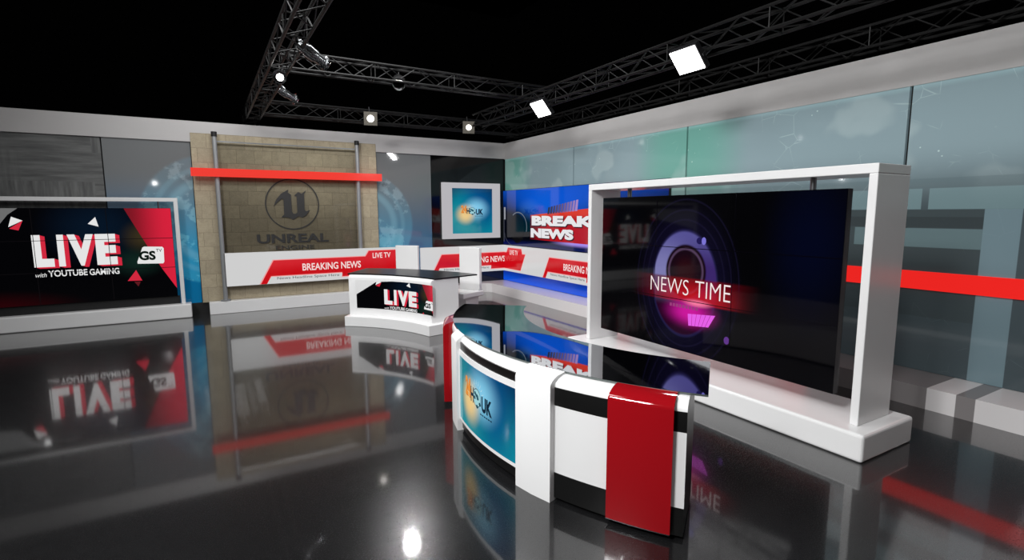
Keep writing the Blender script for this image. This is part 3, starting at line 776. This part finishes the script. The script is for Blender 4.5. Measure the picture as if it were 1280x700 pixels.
def spot(label, pos, r):
    t = thing('round_lamp', label, 'lamp', pos, 'round lamps on the back truss'); M = aim(pos, (pos[0] * .35, 1., 1.6))
    m = MB(); m.box((-.16, -.16, .0), (.16, .16, .03), M=M); m.build('gel_frame', plain('gel_frame_grey', c(96, 92, 84), .5, .2), t)
    o = M @ Vector((0, 0, -.004)); d = (M.to_3x3() @ Vector((0, 0, 1)))
    m = MB(); m.lathe(M @ Vector((0, 0, .03)), d, [(0, .14), (.12, .15), (.30, .11), (.36, .03)], 20); m.build('barrel', fixture_black, t, smooth=True)
    m = MB(); m.tube(M @ Vector((0, 0, -.015)), M @ Vector((0, 0, .0)), r, 24); m.build('lens', lens_face, t)
    m = MB(); m.tube(M @ Vector((0, .0, .15)), Vector(pos) + Vector((0, .12, .30)), .015, 8); m.build('clamp', fixture_black, t)
    return t
spot('round glowing lamp on the back truss, the left one', (3.72, 13.3, 4.72), .085)
spot('round glowing lamp on the back truss, the right one near the corner', (6.42, 13.35, 4.72), .075)
def par(label, a, b, r):
    """stage can from its back a to its open mouth b"""
    t = thing('stage_can_lamp', label, 'lamp', a, 'stage can lamps on the left truss'); a = Vector(a); b = Vector(b); L = (b - a).length; d = (b - a).normalized()
    m = MB(); m.lathe(a, d, [(0, r * .45), (L * .05, r * .8), (L * .30, r * .85), (L * .33, r), (L * .62, r), (L * .64, r * .86), (L * .92, r * .86), (L * .94, r * 1.15), (L, r * 1.15), (L * .99, r * .8), (L * .6, r * .7)], 20)
    m.build('barrel', plain('can_metal', c(120, 122, 124), .25, .9), t, smooth=True)
    x = d.orthogonal().normalized(); m = MB(); m.tube(b, b + d * .012, r * 1.35, 24, cap=False); m.build('gel_holder', chrome, t)
    mid = a + d * L * .5; top = Vector((1.34, mid.y, 4.96)); m = MB(); m.tube(mid + Vector((0, 0, r)), top, .016, 8)
    m.build('hook_clamp', chrome, t, smooth=True)
    return t
par('large metal stage can lamp under the left truss, nearest the camera', (1.27, 8.05, 4.74), (1.68, 8.3, 4.58), .085)
par('large metal stage can lamp hanging just behind and above the nearest one', (1.34, 8.5, 4.84), (1.75, 8.75, 4.70), .085)
par('small metal stage can lamp under the left truss, furthest back', (1.32, 11., 4.74), (1.68, 11.3, 4.62), .075)
pl = thing('fresnel_lamp', 'lit round lamp under the left truss between the can lamps', 'lamp', (1.20, 9.4, 4.56)); p = (1.20, 9.4, 4.56); M4 = aim(p, (.6, 1., 1.8))
m = MB(); m.lathe(M4 @ Vector((0, 0, 0)), M4.to_3x3() @ Vector((0, 0, 1)), [(0, .10), (.2, .10), (.26, .05)], 20); m.build('barrel', fixture_black, pl, smooth=True)
m = MB(); m.tube(M4 @ Vector((0, 0, -.01)), M4 @ Vector((0, 0, .0)), .055, 20); m.build('lens', lamp_face, pl)
m = MB(); m.tube(Vector(p) + Vector((0, 0, .08)), Vector((p[0], p[1], 4.75)), .014, 8); m.build('clamp', fixture_black, pl)

def area(name, pos, target, w, h, power, col=(1, 1, 1), spread=PI):
    l = bpy.data.lights.new(name, 'AREA'); l.shape = 'RECTANGLE'; l.size = w; l.size_y = h; l.energy = power; l.color = col; l.spread = spread
    o = bpy.data.objects.new(name, l); COL.objects.link(o); o.matrix_world = aim(pos, target); return o
def point(name, pos, power, r=.06, col=(1, 1, 1)):
    l = bpy.data.lights.new(name, 'POINT'); l.energy = power; l.shadow_soft_size = r; l.color = col
    o = bpy.data.objects.new(name, l); COL.objects.link(o); o.location = pos; return o
area('key_light', (-5.5, 1.5, 8.2), (4., 5.5, .6), 2.5, 2., 540, spread=math.radians(110))
area('stand_light', (-1.5, 5.5, 8.), (6.5, 5.2, 1.6), 3.5, 2.5, 190, spread=math.radians(130))
area('back_light', (2.5, 9., 7.2), (3.6, 14.6, .8), 4.5, 1.2, 330)
area('side_light', (-2., 10., 8.), (8.3, 8., 2.), 4., 2., 215)
area('fill_light', (1., -4., 8.2), (3., 5., 1.), 3., 2., 120)
area('panel_light', (6.25, 5.72, 4.57), (5.25, 5.72, 3.67), .46, .36, 45)
area('panel_light', (6.25, 9.6, 4.53), (5.25, 9.6, 3.63), .46, .34, 45)
dl = thing('stage_can_lamp', 'black spotlight can added inside the middle ceiling truss for the floor highlight', 'lamp', (3.61, 10.75, 5.0))  # added fixture, hides the light that makes the floor highlight
M4 = aim((3.61, 10.75, 5.05), (1.184, 3.53, 0.)); dv = M4.to_3x3() @ Vector((0, 0, 1))
m = MB(); m.lathe(M4 @ Vector((0, 0, -.14)), dv, [(.13, .11), (0, .12), (0, .13), (.20, .13), (.27, .06), (.27, .0)], 20); m.build('barrel', black_matt, dl, smooth=True)
m = MB(); m.tube((3.66, 10.88, 5.14), (3.66, 10.9, 5.31), .014, 8); m.build('clamp', black_matt, dl)
l = bpy.data.lights.new('floor_highlight_light', 'AREA'); l.shape = 'DISK'; l.size = .2; l.energy = 2.4; l.spread = math.radians(28); o = bpy.data.objects.new('floor_highlight_light', l); COL.objects.link(o); o.matrix_world = M4
point('lamp_bulb', (-1.7, 2., 3.7), 14, .05); point('lamp_bulb', (-4., 10.9, 3.65), 12, .06)

# ------------------------------------------------------------------ world, camera
w = bpy.data.worlds.new('studio_dark'); bpy.context.scene.world = w; w.use_nodes = True
w.node_tree.nodes['Background'].inputs[0].default_value = (.5, .5, .52, 1); w.node_tree.nodes['Background'].inputs[1].default_value = .0006
cam = bpy.data.cameras.new('camera'); co = bpy.data.objects.new('camera', cam); COL.objects.link(co)
cam.sensor_width = 36.; cam.lens = 36. * 656.9 / 1280.; cam.clip_end = 200
yaw, pitch, roll = math.radians(30.2), math.radians(7.27), math.radians(-.2)
Fv = Vector((math.sin(yaw) * math.cos(pitch), math.cos(yaw) * math.cos(pitch), -math.sin(pitch))); Rv = Vector((math.cos(yaw), -math.sin(yaw), 0)); Uv = Rv.cross(Fv)
R2 = Rv * math.cos(roll) + Uv * math.sin(roll); U2 = Uv * math.cos(roll) - Rv * math.sin(roll)
co.matrix_world = Matrix(((R2.x, U2.x, -Fv.x, 0), (R2.y, U2.y, -Fv.y, 0), (R2.z, U2.z, -Fv.z, 2.4), (0, 0, 0, 1)))
sc_ = bpy.context.scene; sc_.camera = co
sc_.view_settings.view_transform = 'Standard'; sc_.view_settings.look = 'None'
